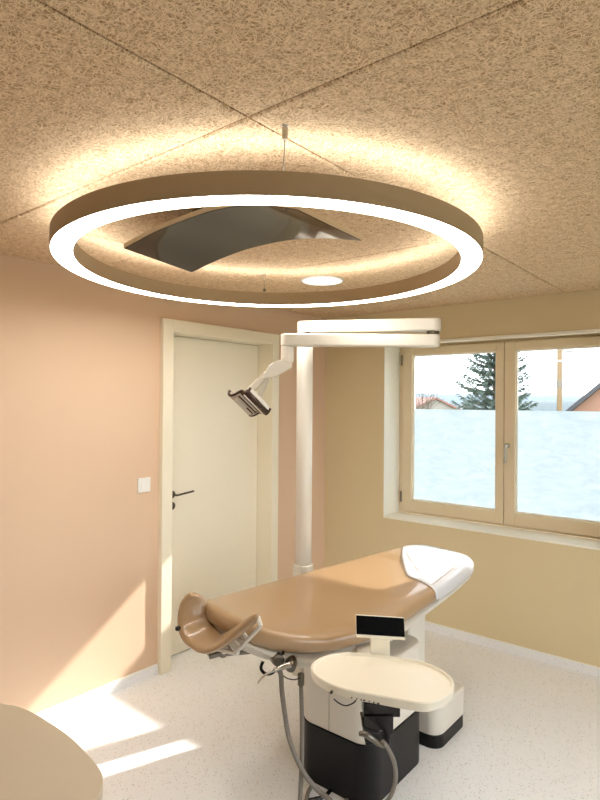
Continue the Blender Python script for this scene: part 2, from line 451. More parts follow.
bm = bmesh.new(); box(bm, WX0+.0005, WX1-.0005, YB-.004, WY+.002, WZ0-.0015, WZ0+.012); obj('window_sill', bm, M['white_trim'], wn, bevel=.003)
# left reveal sheet, window light put into its pale colour; slim head rail
bm = bmesh.new(); box(bm, WX0, WX0+.004, YB-.001, WY-.003, WZ0+.0125, WZ1); obj('lit_reveal_sheet', bm, M['white_trim'], wn)
bm = bmesh.new(); box(bm, WX0+.005, WX1-.003, YB-.012, YB+.022, WZ1-.018, WZ1+.004); obj('head_rail', bm, M['white_trim'], wn, bevel=.003)

# ------------------------------------------------------------------ ring pendant
RC = Vector((-1.600, 1.763)); RO, RI, RZ0, RZ1 = .836, .755, 2.226, 2.292
def tilt(bm):
    for v in bm.verts:
        k = (v.co.xy-RC).dot(Vector((-.632,.775))); v.co.z += -.003-.0145*k
    return bm
rg = thing('ring_pendant_lamp', 'large circular taupe ring lamp glowing white, hanging below the ceiling', 'pendant lamp', (RC.x, RC.y, RZ0))
bm = bmesh.new(); c3 = (RC.x, RC.y, 0)
lathe(bm, c3, [(RO,RZ0),(RO,RZ1),(RO-.004,RZ1),(RO-.004,RZ1-.006),(RI+.004,RZ1-.006),(RI+.004,RZ1),(RI,RZ1),(RI,RZ0),(RI+.003,RZ0),(RI+.003,RZ0+.006),(RO-.003,RZ0+.006),(RO-.003,RZ0)], 160, closed=True)
o = obj('ring_housing', tilt(bm), M['ring_body'], rg, smooth=True)
o.data.set_sharp_from_angle(angle=.6)
bm = bmesh.new(); lathe(bm, c3, [(RO-.0035,RZ0+.001),(RO-.0035,RZ0+.0055),(RI+.0035,RZ0+.0055),(RI+.0035,RZ0+.001)], 160, closed=True)
obj('lower_diffuser', tilt(bm), M['ring_down'], rg)
bm = bmesh.new(); lathe(bm, c3, [(RO-.0045,RZ1-.0055),(RO-.0045,RZ1-.002),(RI+.0045,RZ1-.002),(RI+.0045,RZ1-.0055)], 160, closed=True)
obj('upper_diffuser', tilt(bm), M['ring_up'], rg)
for ang in (-45.5, 134.5):
    a = math.radians(ang); x, y = RC.x+.80*math.cos(a), RC.y+.80*math.sin(a)
    cu, cv_ = RC.x+(x-RC.x)*1.10, RC.y+(y-RC.y)*1.10
    bm = bmesh.new(); tube(bm, [(x,y,RZ1),(cu,cv_,HC-.034)], .0012, 8)
    cb = obj('suspension_cable', bm, M['steel'], rg)
    bm = bmesh.new(); lathe(bm, (cu,cv_,HC-.036), [(.006,0),(.008,.001),(.008,.033),(.011,.036)], 24); obj('ceiling_cup', bm, M['chrome'], cb)
    bm = bmesh.new(); lathe(bm, (x,y,RZ1-.002), [(.007,0),(.007,.012),(.003,.018)], 16); obj('cable_gripper', bm, M['dark_steel'], cb)

# recessed round downlight
dl = thing('ceiling_downlight', 'round white downlight set in the ceiling, seen through the ring lamp', 'downlight', (-2.04, 2.70, HC))
bm = bmesh.new(); lathe(bm, (-2.04,2.70,HC-.009), [(.120,0),(.124,.001),(.132,.009),(.118,.009),(.114,.003)], 64, closed=True); obj('trim_ring', bm, M['white_metal'], dl, smooth=True)
bm = bmesh.new(); lathe(bm, (-2.04,2.70,HC-.006), [(0,0),(.117,0),(.117,.005),(0,.005)], 64); obj('diffuser', bm, M['spot'], dl)

# curved dark panel under the ceiling
PX, PY, PL, PW = -1.087, 1.317, .887, .345
prof = [(0,.572),(.127,.612),(.236,.634),(.368,.646),(.5,.644),(.69,.632),(.887,.603)]
prof2 = [(0,.557),(.15,.592),(.298,.614),(.44,.620),(.577,.616),(.72,.600),(.85,.577),(.887,.571)]
cp = thing('curved_ceiling_panel', 'wavy dark mirror panel with pale edges mounted flat under the ceiling inside the ring', 'ceiling panel', (PX-PL/2, PY+PW/2, 2.2))
def psurf(off, inset=0):
    g = []
    for i in range(41):
        k = inset+(PL-2*inset)*i/40
        c0 = catmull([(a,b,0) for a, b in prof], 12); c1 = catmull([(a,b,0) for a, b in prof2], 12)
        def at(c):
            for p, q in zip(c, c[1:]):
                if p.x <= k <= q.x+1e-6: return p.y+(q.y-p.y)*(k-p.x)/max(1e-6, q.x-p.x)
            return c[-1].y
        z0, z1 = at(c0), at(c1); row = []
        for j in range(13):
            t = j/12; yy = inset+(PW-2*inset)*t
            row.append((PX-k, PY+yy, 1.68+z0+(z1-z0)*t+off))
        g.append(row)
    return g
bm = bmesh.new(); grid_solid(bm, psurf(.018), psurf(.001)); o = obj('panel_core', bm, M['panel_edge'], cp, smooth=True); o.data.set_sharp_from_angle(angle=.6)
bm = bmesh.new(); grid_solid(bm, psurf(.0005,.0015), psurf(-.0015,.0015)); o = obj('mirror_face', bm, M['panel_mirror'], cp, smooth=True); o.data.set_sharp_from_angle(angle=.6)
bm = bmesh.new(); box(bm, PX-.60, PX-.30, PY+.10, PY+.26, 2.338, HC); obj('mounting_bracket', bm, M['black'], cp, bevel=.004)

# ------------------------------------------------------------------ examination chair
CM = Vector((-1.469, 3.066)); CA = Vector((.187,.982)); CC = Vector((.982,-.187))   # foot end, axis towards feet, towards camera
def ch(s, t, z):
    p = CM-CA*s+CC*t; return Vector((p.x, p.y, z))
A3, C3 = Vector((CA.x,CA.y,0)), Vector((CC.x,CC.y,0))
Wt = [(-.075,.12),(-.05,.18),(0,.222),(.1,.252),(.2,.275),(.3,.292),(.4,.308),(.5,.322),(.6,.338),(.7,.353),(.8,.366),(.9,.371),(1.0,.371),(1.1,.364),(1.2,.343),(1.3,.298),(1.4,.225),(1.46,.13)]
Zt = [(-.075,.836),(0,.845),(.2,.832),(.4,.816),(.6,.800),(.8,.783),(1.0,.778),(1.15,.779),(1.25,.788),(1.35,.806),(1.46,.842)]
def smooth_tab(tab, s):
    P = catmull([(a,b,0) for a, b in tab], 6)
    if s <= P[0].x: return P[0].y
    for p, q in zip(P, P[1:]):
        if s <= q.x: return p.y+(q.y-p.y)*(s-p.x)/max(1e-6, q.x-p.x)
    return P[-1].y
def cushion_sec(s, inset=0, dz=0, n=40, th=.105, dome=.008, dish=.012):
    """closed section: superellipse with a nearly flat, slightly dished top"""
    w = smooth_tab(Wt, s)-inset; z = smooth_tab(Zt, s)+dz; pts = []
    for k in range(n):
        a = 2*PI*k/n; ca, sa = math.cos(a), math.sin(a)
        x = math.copysign(abs(ca)**.42, ca)*w
        e = .62
        y = math.copysign(abs(sa)**e, sa)*th/2
        zz = z-th/2+y
        if sa > 0: zz += -dish*(1-(x/w)**2)*(1 if s > .25 else .3)+ dome*0
        pts.append(ch(s, x, zz))
    return pts
def loft(bm, secs):
    R = [[bm.verts.new(p) for p in s] for s in secs]; n = len(R[0])
    for A, B in zip(R, R[1:]):
        for k in range(n): bm.faces.new((A[k], A[(k+1)%n], B[(k+1)%n], B[k]))
    bm.faces.new(R[0][::-1]); bm.faces.new(R[-1])
cx = thing('treatment_chair', 'reclined caramel leatherette treatment chair on a white pedestal in the middle of the room', 'treatment chair', (-1.55, 2.45, 0))
ss = [-.075,-.07,-.06]+[-.05+.035*k for k in range(43)]+[1.462]
bm = bmesh.new(); loft(bm, [cushion_sec(s, inset=(.02 if i in (0, len(ss)-1) else 0), th=(.06 if i in (0, len(ss)-1) else (.09 if i in (1,) else .105)), dz=(-.02 if i in (0,len(ss)-1) else 0)) for i, s in enumerate(ss)])
cush = obj('upholstery', bm, M['leather'], cx, smooth=True)
# protective plastic sheet over the foot end, cut on the slant
bm = bmesh.new(); top, bot = [], []
for j in range(73):
    a = math.radians(180-235*j/72); c_, s_ = math.cos(a), math.sin(a)
    fx = math.copysign(abs(c_)**.42, c_); fy = math.copysign(abs(s_)**.62, s_)
    smax = .03+.40*min(1, max(0, (fx+.95)/1.35))+.05*max(0, fx-.4) if a > 0 else .46+.10*a
    rt, rb = [], []
    for i in range(24):
        s = -.069+(smax+.069)*i/23
        w = smooth_tab(Wt, s); z = smooth_tab(Zt, s)-.0525
        dsh = .012*(1-fx*fx)*(1 if s > .25 else .3) if s_ > 0 else 0
        for o_, rr_ in ((.0065, rt), (.0035, rb)):
            rr_.append(ch(s, fx*(w+o_*abs(c_)), z+fy*.0525-dsh+o_*s_))
    top.append(rt); bot.append(rb)
grid_solid(bm, top, bot)
cv = obj('protective_cover', bm, M['cover'], cx, smooth=True); cv['label'] = 'clear plastic sheet over the foot end'
def topz(s, f):
    k = max(0, 1-abs(f)**(2/.42))**.31
    return smooth_tab(Zt, s)-.0525+.0525*k-.012*(1-f*f)*(1 if s > .25 else .3)+.0068
bm = bmesh.new()
for s0, s1, f0_, f1_ in ((.16,.34,-.40,.42),(-.03,.44,.80,.90)):
    tube(bm, [ch(s0+(s1-s0)*i/8, smooth_tab(Wt, s0+(s1-s0)*i/8)*(f0_+(f1_-f0_)*i/8), topz(s0+(s1-s0)*i/8, f0_+(f1_-f0_)*i/8)) for i in range(9)], .0016, 6)
obj('fold_crease', bm, M['panel_edge'], cv, smooth=True)
# white shell underneath
Sh = [(-.05,.03),(.15,.045),(.4,.065),(.7,.09),(1.0,.105),(1.15,.105),(1.3,.075),(1.44,.05)]
def shell_sec(s, n=40):
    w = smooth_tab(Wt, s)*.965-.004; z = smooth_tab(Zt, s)-.085; th = smooth_tab(Sh, s); pts = []
    for k in range(n):
        a = 2*PI*k/n; ca, sa = math.cos(a), math.sin(a)
        pts.append(ch(s, math.copysign(abs(ca)**.4, ca)*w*(1-.08*(sa < 0)), z-th/2+math.copysign(abs(sa)**.7, sa)*th/2))
    return pts
bm = bmesh.new(); loft(bm, [shell_sec(-.04+.04*k) for k in range(38)]); obj('shell', bm, M['white_metal'], cx, smooth=True)
# column and foot block
bm = bmesh.new(); prism(bm, rrect(-1.64,-1.400,2.60,2.78,.02), .17, .735); obj('column', bm, M['white_metal'], cx, smooth=False)
bm = bmesh.new(); prism(bm, rrect(-1.56,-1.238,2.595,2.935,.065), .062, .205); obj('foot_block', bm, M['white_metal'], cx, bevel=.012, segs=3)
bm = bmesh.new(); prism(bm, rrect(-1.555,-1.241,2.598,2.932,.062), 0, .0615); obj('foot_skirt', bm, M['skirt'], cx, bevel=.002)
# headrest: bent saddle pad
def chp(px, py, d):
    r = (px-300)/578*d; z = 1.68-(py-403)/578*d; q = Vector((.77494*r-.63203*d, .63203*r+.77494*d))-CM
    return (-q.dot(CA), q.dot(CC), z)
E0 = [chp(*p) for p in ((191,595,2.46),(183,602,2.46),(179.5,615,2.44),(180,630,2.41),(185,641,2.37),(194,649,2.32),(205,653,2.26),(218,649,2.21),(230,641,2.17),(244,630,2.13),(259,618,2.09))]
E1 = [chp(*p) for p in ((192,594.5,2.46),(203,596,2.48),(209,604,2.49),(213,613,2.49),(217,622,2.47),(220.5,629,2.43),(225,634.5,2.36),(233,631,2.28),(242,625,2.21),(251,618,2.15),(260,612.5,2.10))]
a0, a1 = catmull(E0, 6), catmull(E1, 6)
mid = [ (p+q)/2 for p, q in zip(a0, a1)]
cen = Vector((1.47, 0.0, .86))
top, bot = [], []
for i, (p, q) in enumerate(zip(a0, a1)):
    tg = (mid[min(i+1,len(mid)-1)]-mid[max(i-1,0)]).normalized(); wd = (q-p)
    nn = tg.cross(wd if wd.length > 1e-4 else Vector((1,0,0))).normalized()
    if nn.dot(cen-(p+q)/2) < 0: nn = -nn
    rt, rb = [], []
    f = min(1, math.sqrt(max(.0, i/(len(mid)-1)*(1-i/(len(mid)-1))*22)))
    for j in range(13):
        t = j/12; e = math.sqrt(max(0, 1-(2*t-1)**2)); P = p+(q-p)*t
        up = P+nn*(.016*f*e - .012*f*(4*t*(1-t))*.3); dn = P-nn*(.016*f*e+.004*f)
        rt.append(ch(*up)); rb.append(ch(*dn))
    top.append(rt); bot.append(rb)
bm = bmesh.new(); grid_solid(bm, top, bot); bmesh.ops.remove_doubles(bm, verts=bm.verts, dist=.0004)
hr = obj('headrest', bm, M['leather'], cx, smooth=True)
bm = bmesh.new(); lathe(bm, ch(*chp(180.5,629,2.415)), [(.009,-.008),(.011,.004),(.008,.014)], 16, -A3-C3*.6); obj('headrest_knob', bm, M['black'], hr, smooth=True)
# headrest bracket: white forked arm beside the pad and a slide under the shell
def chw(x, y, d): return ch(*chp(x, y, d))
bm = bmesh.new()
for (x0,y0),(x1,y1),w_ in (((223,648),(259,618),.012),((238,652),(262,626),.014),((259,616),(262.5,627),.016),((244,632),(251,641),.012),((218,648),(240,653),.018),((222,644),(228,652),.03),((232,640),(240,650),.03)):
    bar(bm, chw(x0,y0,2.25-.0036*(x0-222)), chw(x1,y1,2.25-.0036*(x1-222)), w_, .020, up=(-.632,.775,0))
obj('headrest_bracket', bm, M['white_metal'], cx, bevel=.005)
bm = bmesh.new(); bar(bm, ch(1.50,-.03,.648), ch(1.30,.03,.668), .05, .016); bar(bm, ch(1.47,.03,.668), ch(1.36,.07,.662), .035, .014); lathe(bm, ch(1.44,-.01,.632), [(.012,0),(.016,.003),(.016,.02)], 16)
obj('headrest_slide', bm, M['steel'], cx, bevel=.003)
bm = bmesh.new(); tube(bm, [ch(1.34,.262,.748), ch(1.34,.262,.715)], .0025, 8); lathe(bm, ch(1.34,.262,.707), [(.006,0),(.006,.009)], 12); obj('lock_pin', bm, M['black'], cx)

def pxp(px, py, d):   # place along the sight from standing height at distance d (only used to lay out hoses)
    r = (px-300)/578*d; z = 1.68-(py-403)/578*d
    return Vector((.77494*r-.63203*d, .63203*r+.77494*d, z))
# instrument couplings on the near side of the shell
def side(s, z, out=0):
    return ch(s, (smooth_tab(Wt, s)*.93-.012)+out, z)
K1 = pxp(279,658,2.26); K2 = pxp(293,663,2.24)
bm = bmesh.new(); d1 = (C3*.9-A3*.35).normalized()
lathe(bm, K1-d1*.05, [(.026,0),(.026,.055),(.022,.075),(.016,.078)], 24, d1); obj('coupling', bm, M['steel'], cx, smooth=True)
bm = bmesh.new(); d2 = (C3*.75-A3*.65).normalized()
lathe(bm, K2-d2*.05, [(.023,0),(.024,.05),(.021,.060),(.019,.085),(.010,.092)], 24, d2); obj('coupling', bm, M['steel'], cx, smooth=True)

# ------------------------------------------------------------------ treatment unit with tray
un = thing('treatment_unit', 'white and anthracite treatment unit carrying an oval cream instrument tray beside the chair', 'treatment unit', (-1.47, 2.25, 0))
bm = bmesh.new(); prism(bm, rrect(-1.668,-1.272,2.035,2.525,.085,10), 0, .252); obj('lower_skirt', bm, M['skirt'], un, bevel=.004)
bm = bmesh.new(); prism(bm, rrect(-1.668,-1.272,2.035,2.525,.085,10), .253, .56); obj('unit_body', bm, M['white_metal'], un, bevel=.012, segs=3)
bm = bmesh.new(); box(bm, -1.4845,-1.4835, 2.0335,2.036,.256,.555); obj('panel_joint', bm, M['dark_steel'], un)
TR = [(-1.268,1.600),(-1.288,1.655),(-1.278,1.725),(-1.236,1.785),(-1.155,1.832),(-1.060,1.876),(-.990,1.896),(-.925,1.889),(-.868,1.862),(-.832,1.825),(-.814,1.775),(-.812,1.715),(-.824,1.664),(-.852,1.630),(-.912,1.606),(-1.000,1.576),(-1.080,1.550),(-1.150,1.545),(-1.215,1.560)]
def ring_pts(pts, n=6):
    P = [Vector((x,y,0)) for x, y in pts]; out = []; N = len(P)
    for i in range(N):
        a, b, c, d = P[i-1], P[i], P[(i+1)%N], P[(i+2)%N]
        for k in range(n):
            t = k/n; out.append(.5*((2*b)+(c-a)*t+(2*a-5*b+4*c-d)*t*t+(3*b-a-3*c+d)*t*t*t))
    return out
TR = [(x+.010, y+.012) for x, y in TR]
TP = ring_pts(TR); tc_ = sum(TP, Vector())/len(TP)
def offs(P, d):
    out = []; N = len(P)
    for i in range(N):
        t = (P[(i+1)%N]-P[i-1]).normalized(); n = Vector((t.y,-t.x,0))
        if n.dot(P[i]-tc_) < 0: n = -n
        out.append(P[i]+n*d)
    return out
TZ = .75
bm = bmesh.new(); rings = []
for d, z in ((-.022,TZ-.034),(-.008,TZ-.0335),(-.003,TZ-.029),(0,TZ-.004),(-.003,TZ),(-.008,TZ),(-.0095,TZ-.006),(-.012,TZ-.009)):
    rings.append([bm.verts.new((p.x,p.y,z)) for p in offs(TP, d)])
N = len(TP)
for A, B in zip(rings, rings[1:]):
    for k in range(N): bm.faces.new((A[k], A[(k+1)%N], B[(k+1)%N], B[k]))
bm.faces.new(rings[0][::-1]); bm.faces.new(rings[-1])
tr = obj('instrument_tray', bm, M['tray'], un, smooth=True); tr.data.set_sharp_from_angle(angle=.5)
# controls printed on the rim: little key marks
bm = bmesh.new()
for f, w in ((.36,.004),(.43,.003),(.49,.004),(.53,.006),(.60,.003),(.66,.004),(.72,.007)):
    p = Vector((-1.135,1.543,0)).lerp(Vector((-.90,1.612,0)), f); 
    dirv = Vector((.235,.069,0)).normalized()
    obox(bm, (p.x+.003,p.y-.0085,TZ-.020), dirv, (dirv.y,-dirv.x,0), (0,0,1), w, .003, .004)
obj('key_mark', bm, M['dark_steel'], tr)
bm = bmesh.new(); lathe(bm, (-1.118,1.547,TZ-.019), [(.005,-.002),(.005,.006)], 12, (.28,-.96,0)); obj('control_knob', bm, M['dark_steel'], tr)
# hidden swivel arm from the body up to the tray
bm = bmesh.new(); lathe(bm, (-1.44,2.20,.561), [(.05,0),(.05,.05),(.042,.06),(.042,.09)], 32)
bar(bm, (-1.44,2.20,.652), (-1.08,1.76,.652), .075, .045)
lathe(bm, (-1.08,1.76,.630), [(.045,0),(.045,.077)], 32); obj('support_arm', bm, M['white_metal'], un, bevel=.006)
# display on its neck
sd = Vector((.776,.631,0)).normalized(); sn = Vector((.631,-.776,0)); tl = (sn*.94+Vector((0,0,.33))).normalized(); su = tl.cross(sd); su = su if su.z > 0 else -su
sc0 = Vector((-1.128, 1.867, .846)); sd2 = (sd*.995+Vector((0,0,-.055))).normalized()
bm = bmesh.new(); obox(bm, sc0-tl*.006, sd2, su, tl, .182, .080, .014); sf = obj('display_frame', bm, M['tray'], un, bevel=.003)
bm = bmesh.new(); obox(bm, sc0+tl*.002+su*.004, sd2, su, tl, .180, .066, .004); obj('display_screen', bm, M['screen'], un, bevel=.003)
bm = bmesh.new(); p0 = Vector((-1.135,1.875,.745)); 
q0 = sc0-tl*.016-su*.030
bar(bm, (q0.x,q0.y,.700), (q0.x,q0.y,.812), .072, .016, up=(sn.x,sn.y,0)); bar(bm, (q0.x,q0.y,.712), (-1.10,1.80,.712), .06,.014)
obj('display_neck', bm, M['tray'], un, bevel=.003)
# black instrument holder under the near edge of the tray
hs = Vector((.776,.631,0)); hn = Vector((.631,-.776,0))
def hp(a, b, z): p = Vector((-1.005,1.645,0))+hs*a+hn*b; return Vector((p.x,p.y,z))
bm = bmesh.new()
obox(bm, hp(.012,0,.685), hs, hn, (0,0,1), .120, .06, .045)
obox(bm, hp(.002,.012,.640), hs, hn, (0,0,1), .094, .05, .060)
tube(bm, [hp(-.045,.02,.655), hp(-.04,.03,.63), hp(.0,.032,.62), hp(.035,.02,.63)], .009, 10)
bar(bm, hp(.035,.0,.70), hp(.012,.01,.565), .05, .045, up=(hs.x,hs.y,0)); bar(bm, hp(-.02,.0,.66), hp(-.005,.01,.575), .05, .07, up=(hs.x,hs.y,0))
obj('instrument_holder', bm, M['black'], un, bevel=.008, segs=3)

# handpiece hanging from the holder with its hose
h1 = thing('handpiece', 'grey handpiece on a curved hose, clipped under the instrument tray', 'handpiece', pxp(376,740,1.80))
bm = bmesh.new(); tube(bm, [pxp(362,732,1.80), pxp(368,733,1.79), pxp(374,737,1.79), pxp(381,742,1.80), pxp(386,745,1.81)], lambda t: .0075+.003*math.sin(PI*t)-.003*t, 14); obj('handle', bm, M['steel'], h1, smooth=True)
bm = bmesh.new(); tube(bm, [pxp(385,740,1.81), pxp(391,748,1.83), pxp(397,762,1.88), pxp(398,778,1.95), pxp(393,794,2.02), pxp(383,806,2.10), pxp(368,822,2.18), pxp(350,828,2.24)], .0072, 14); obj('hose', bm, M['hose'], h1, smooth=True)

h2 = thing('air_syringe', 'slim chrome syringe pointing down beside the near side of the chair', 'syringe', pxp(276,672,2.22))
bm = bmesh.new(); tube(bm, [pxp(293,664,2.19), pxp(283,667,2.19), pxp(276,670,2.18)], lambda t: .012-.004*t, 14); tube(bm, [pxp(276,670,2.18), pxp(268,674,2.17), pxp(262,680,2.16), pxp(260,683,2.16)], lambda t: .005-.003*t, 10); obj('nozzle', bm, M['chrome'], h2, smooth=True)
bm = bmesh.new(); tube(bm, [pxp(281,669,2.195), pxp(283,675,2.20), pxp(284,690,2.20), pxp(287,712,2.20), pxp(291,735,2.20), pxp(299,757,2.20), pxp(309,775,2.20), pxp(321,789,2.20), pxp(336,803,2.18), (-1.30,1.86,.02), (-1.33,1.95,.012), (-1.38,2.02,.012)], .0095, 14); obj('hose', bm, M['hose'], h2, smooth=True)

h3 = thing('suction_tube', 'straight hanging suction hose left of the white unit', 'suction hose', pxp(303,690,2.25))
bm = bmesh.new(); tube(bm, [pxp(303,673,2.24), pxp(303,684,2.24)], .013, 14, smooth=False); obj('connector', bm, M['steel'], h3, smooth=True)
bm = bmesh.new(); tube(bm, [pxp(303,683,2.24), pxp(304,710,2.24), pxp(304.5,740,2.24), pxp(304,770,2.22), pxp(303,800,2.20), pxp(302,815,2.20), pxp(306,835,2.24), (-1.52,1.93,.012), (-1.55,2.01,.012)], .0085, 14); obj('hose', bm, M['hose'], h3, smooth=True)

lp = tag(obj('cable_loop', (lambda b: (tube(b, [pxp(265,661,2.26), pxp(263,668,2.25), pxp(267,673,2.24), pxp(273,673,2.24), pxp(279,669,2.26)], .006, 10), b)[1])(bmesh.new()), M['skirt'], None, smooth=True), 'short dark cable loop hanging under the head end of the chair', 'cable')
tag(obj('thin_cable', (lambda b: (tube(b, [pxp(285,675,2.22), pxp(290,678,2.21), pxp(297,679,2.21), pxp(302,677,2.22)], .0022, 8), b)[1])(bmesh.new()), M['skirt'], smooth=True), 'thin dark cable between the two hoses under the chair', 'cable')
tag(obj('tray_cord', (lambda b: (tube(b, [pxp(336,698,1.92), pxp(341,702,1.90), pxp(348,704.5,1.88), pxp(355,702,1.86), pxp(358,699,1.86)], .0022, 8), b)[1])(bmesh.new()), M['skirt'], smooth=True), 'thin dark cord sagging under the tray edge', 'cord')
tag(obj('floor_cable', (lambda b: (tube(b, [(-1.47,2.03,.009),(-1.47,1.98,.008),(-1.50,1.93,.008),(-1.53,1.86,.008),(-1.55,1.78,.008)], .008, 10), b)[1])(bmesh.new()), M['black'], smooth=True), 'black cable lying on the floor in front of the unit', 'cable')

# ------------------------------------------------------------------ operating lamp on a post
ol = thing('operating_lamp', 'white dental operating lamp on a tall post with folded double arm behind the chair', 'operating lamp', (-2.066, 2.574, .14))
PXo, PYo = -2.066, 2.574
bm = bmesh.new(); prism(bm, [(x+PXo, y+PYo) for x, y in rrect(-.043,.043,-.043,.043,.036,6)], .14, 2.082); obj('post', bm, M['white_metal'], ol, smooth=False, bevel=0)
for p in col.objects['post'].data.polygons: p.use_smooth = abs(p.normal.z) < .5
bm = bmesh.new(); prism(bm, [(x+PXo, y+PYo) for x, y in rrect(-.054,.050,-.054,.050,.036,6)], .14, .762); obj('post_sleeve', bm, M['white_metal'], ol, bevel=.003)
bm = bmesh.new(); bar(bm, (PXo,PYo,.165), (-1.561,2.70,.165), .07, .05); obj('mounting_arm', bm, M['white_metal'], ol, bevel=.005)
def stadium(p, q, w, n=12):
    p, q = Vector(p), Vector(q); a = (q-p).normalized(); s = Vector((-a.y, a.x)); out = []
    for k in range(n+1):
        t = PI*k/n; out.append(tuple(q+ s*(-math.cos(t))*w/2*1 + a*math.sin(t)*w/2))
    for k in range(n+1):
        t = PI*k/n; out.append(tuple(p+ s*math.cos(t)*w/2 - a*math.sin(t)*w/2))
    return out
EL = (-1.430, 2.895)
bm = bmesh.new(); prism(bm, stadium((PXo,PYo), EL, .088), 2.076, 2.145); ua = obj('upper_arm', bm, M['white_metal'], ol, bevel=.008, segs=3)
bm = bmesh.new(); lathe(bm, (EL[0],EL[1],2.060), [(.034,0),(.034,.018)], 32); obj('elbow_joint', bm, M['dark_steel'], ol)
bm = bmesh.new(); box(bm, PXo+.02, PXo+.055, PYo-.05, PYo-.02, 2.070, 2.0775); obj('stop_cover', bm, M['dark_steel'], ol)
J = (-2.060, 2.413)
bm = bmesh.new(); prism(bm, stadium(J, EL, .074), 1.990, 2.058); obj('lower_arm', bm, M['white_metal'], ol, bevel=.010, segs=3)
bm = bmesh.new(); prism(bm, [(x+J[0],y+J[1]) for x, y in rrect(-.033,.033,-.033,.033,.028,6)], 1.905, 1.9895); obj('swivel_joint', bm, M['white_metal'], ol, bevel=.003)
bm = bmesh.new()
side_n = Vector((.632,-.775,0))   # broad face of the elbow block
P = [pxp(x,y,3.17) for x, y in ((289,361),(297,358),(299,366),(297,374),(276,384),(261,390),(269,372),(271,370),(289,363))]
P = [pxp(x,y,3.17) for x, y in ((281.5,358),(291.5,358),(291.8,367.5),(275,377.5),(262,379),(269,366),(272,363.5),(281.5,359.5))]
f0 = [bm.verts.new(p-side_n*-.028) for p in P]; f1 = [bm.verts.new(p-side_n*.028) for p in P]
bm.faces.new(f0); bm.faces.new(f1[::-1])
for k in range(len(P)): bm.faces.new((f0[k], f0[(k+1)%len(P)], f1[(k+1)%len(P)], f1[k]))
obj('tilt_block', bm, M['white_metal'], ol, bevel=.006, segs=3)
bm = bmesh.new(); bar(bm, pxp(267,374,3.17), pxp(249,392,3.23), .036, .030, up=side_n); obj('yoke_arm', bm, M['white_metal'], ol, bevel=.006)
bm = bmesh.new(); bar(bm, pxp(267,378,3.19), pxp(259,397,3.25), .030, .022, up=side_n); obj('yoke_arm', bm, M['white_metal'], ol, bevel=.005)
# lamp head: a shallow winged reflector body, long axis running down to the right
rv, fv = Vector((.775,.632,0)), Vector((-.632,.775,0)); uv = Vector((0,0,1))
lx = (rv*19-uv*21+fv*24).normalized()                            # long axis, down and away
ly = (-rv*21-uv*2+fv*15); ly = (ly-lx*ly.dot(lx)).normalized()
lz = lx.cross(ly); lz = lz if lz.z < 0 else -lz                  # light side
lc = pxp(248.5,403.5,3.13)
def lampS(u, v, w): return lc+lx*u+ly*v+lz*w
prf = [(-.074,-.020),(-.070,.004),(-.058,.012),(-.040,.006),(-.022,-.006),(0,.002),(.022,.014),(.045,.018),(.062,.010),(.070,-.006),(.068,-.018)]   # (across, towards the light side)
def lsheet(u0, u1, w0, bmx, vs=None, nu=8):
    P = catmull([(v,w,0) for v, w in prf], 5)
    if vs: P = [p for p in P if vs[0] <= p.x <= vs[1] and p.y > -.012]
    top = [[lampS(u0+(u1-u0)*i/nu, p.x, p.y+w0) for p in P] for i in range(nu+1)]
    bot = [[lampS(u0+(u1-u0)*i/nu, p.x, p.y+w0-.010) for p in P] for i in range(nu+1)]
    grid_solid(bmx, top, bot)
lh = lampS(0,0,0)
bm = bmesh.new(); lsheet(-.095,.095,0,bm); hd = obj('lamp_head', bm, M['white_metal'], ol, smooth=True); hd.data.set_sharp_from_angle(angle=.8)
bm = bmesh.new(); lsheet(-.085,.085,.0035,bm,(-.018,.060)); obj('reflector', bm, M['chrome'], hd, smooth=True)
bm = bmesh.new()
Pp = catmull([(v,w,0) for v, w in prf], 5)
for u in (-.096,.096): tube(bm, [lampS(u,p.x,p.y-.004) for p in Pp], .0075, 8, smooth=False)
tube(bm, [lampS(-.098,-.060,.002), lampS(.098,-.060,.002)], .017, 12, smooth=False)
tube(bm, [lampS(-.096,-.024,.002), lampS(.096,-.024,.002)], .0075, 10, smooth=False)
obj('bezel', bm, M['lamp_bezel'], hd, smooth=True)
bm = bmesh.new(); tube(bm, [lampS(-.085,-.041,.008), lampS(.085,-.041,.008)], .008, 10, smooth=False); obj('led_strip', bm, M['switch'], hd, smooth=True)
bm = bmesh.new(); tube(bm, [lampS(-.08,.004,.010), lampS(.08,.004,.010)], .0025, 8, smooth=False); tube(bm, [lampS(.02,.018,.018), lampS(.075,.018,.018)], .003, 8, smooth=False); obj('reflector_rib', bm, M['lamp_bezel'], hd, smooth=True)

# ------------------------------------------------------------------ desk in the foreground
dk = thing('desk', 'beige desk corner with a broad rounded edge in the near foreground', 'desk', (-2.0, .3, 0))
edge = [(-2.93,-.20),(-2.93,.66),(-2.55,.70),(-2.15,.745),(-1.853,.801),(-1.787,.826),(-1.695,.843),(-1.523,.848),(-1.40,.836),(-1.316,.822),(-1.275,.806),(-1.241,.780),(-1.222,.753),(-1.21,.70),(-1.20,.60),(-1.19,.35),(-1.19,.05),(-1.20,-.20)]
edge = [(-2.93,-.20),(-2.93,.62)]+[(p.x,p.y) for p in catmull([(x,y,0) for x, y in edge[2:]], 5)]
bm = bmesh.new(); prism(bm, edge, .722, .75); obj('desk_top', bm, M['desk'], dk, bevel=.002)
for (x, y) in ((-1.45,.60),(-1.45,-.1),(-2.7,-.1),(-2.7,.5)):
    bm = bmesh.new(); box(bm, x-.025, x+.025, y-.025, y+.025, 0, .7215); obj('leg', bm, M['white_metal'], dk, bevel=.003)

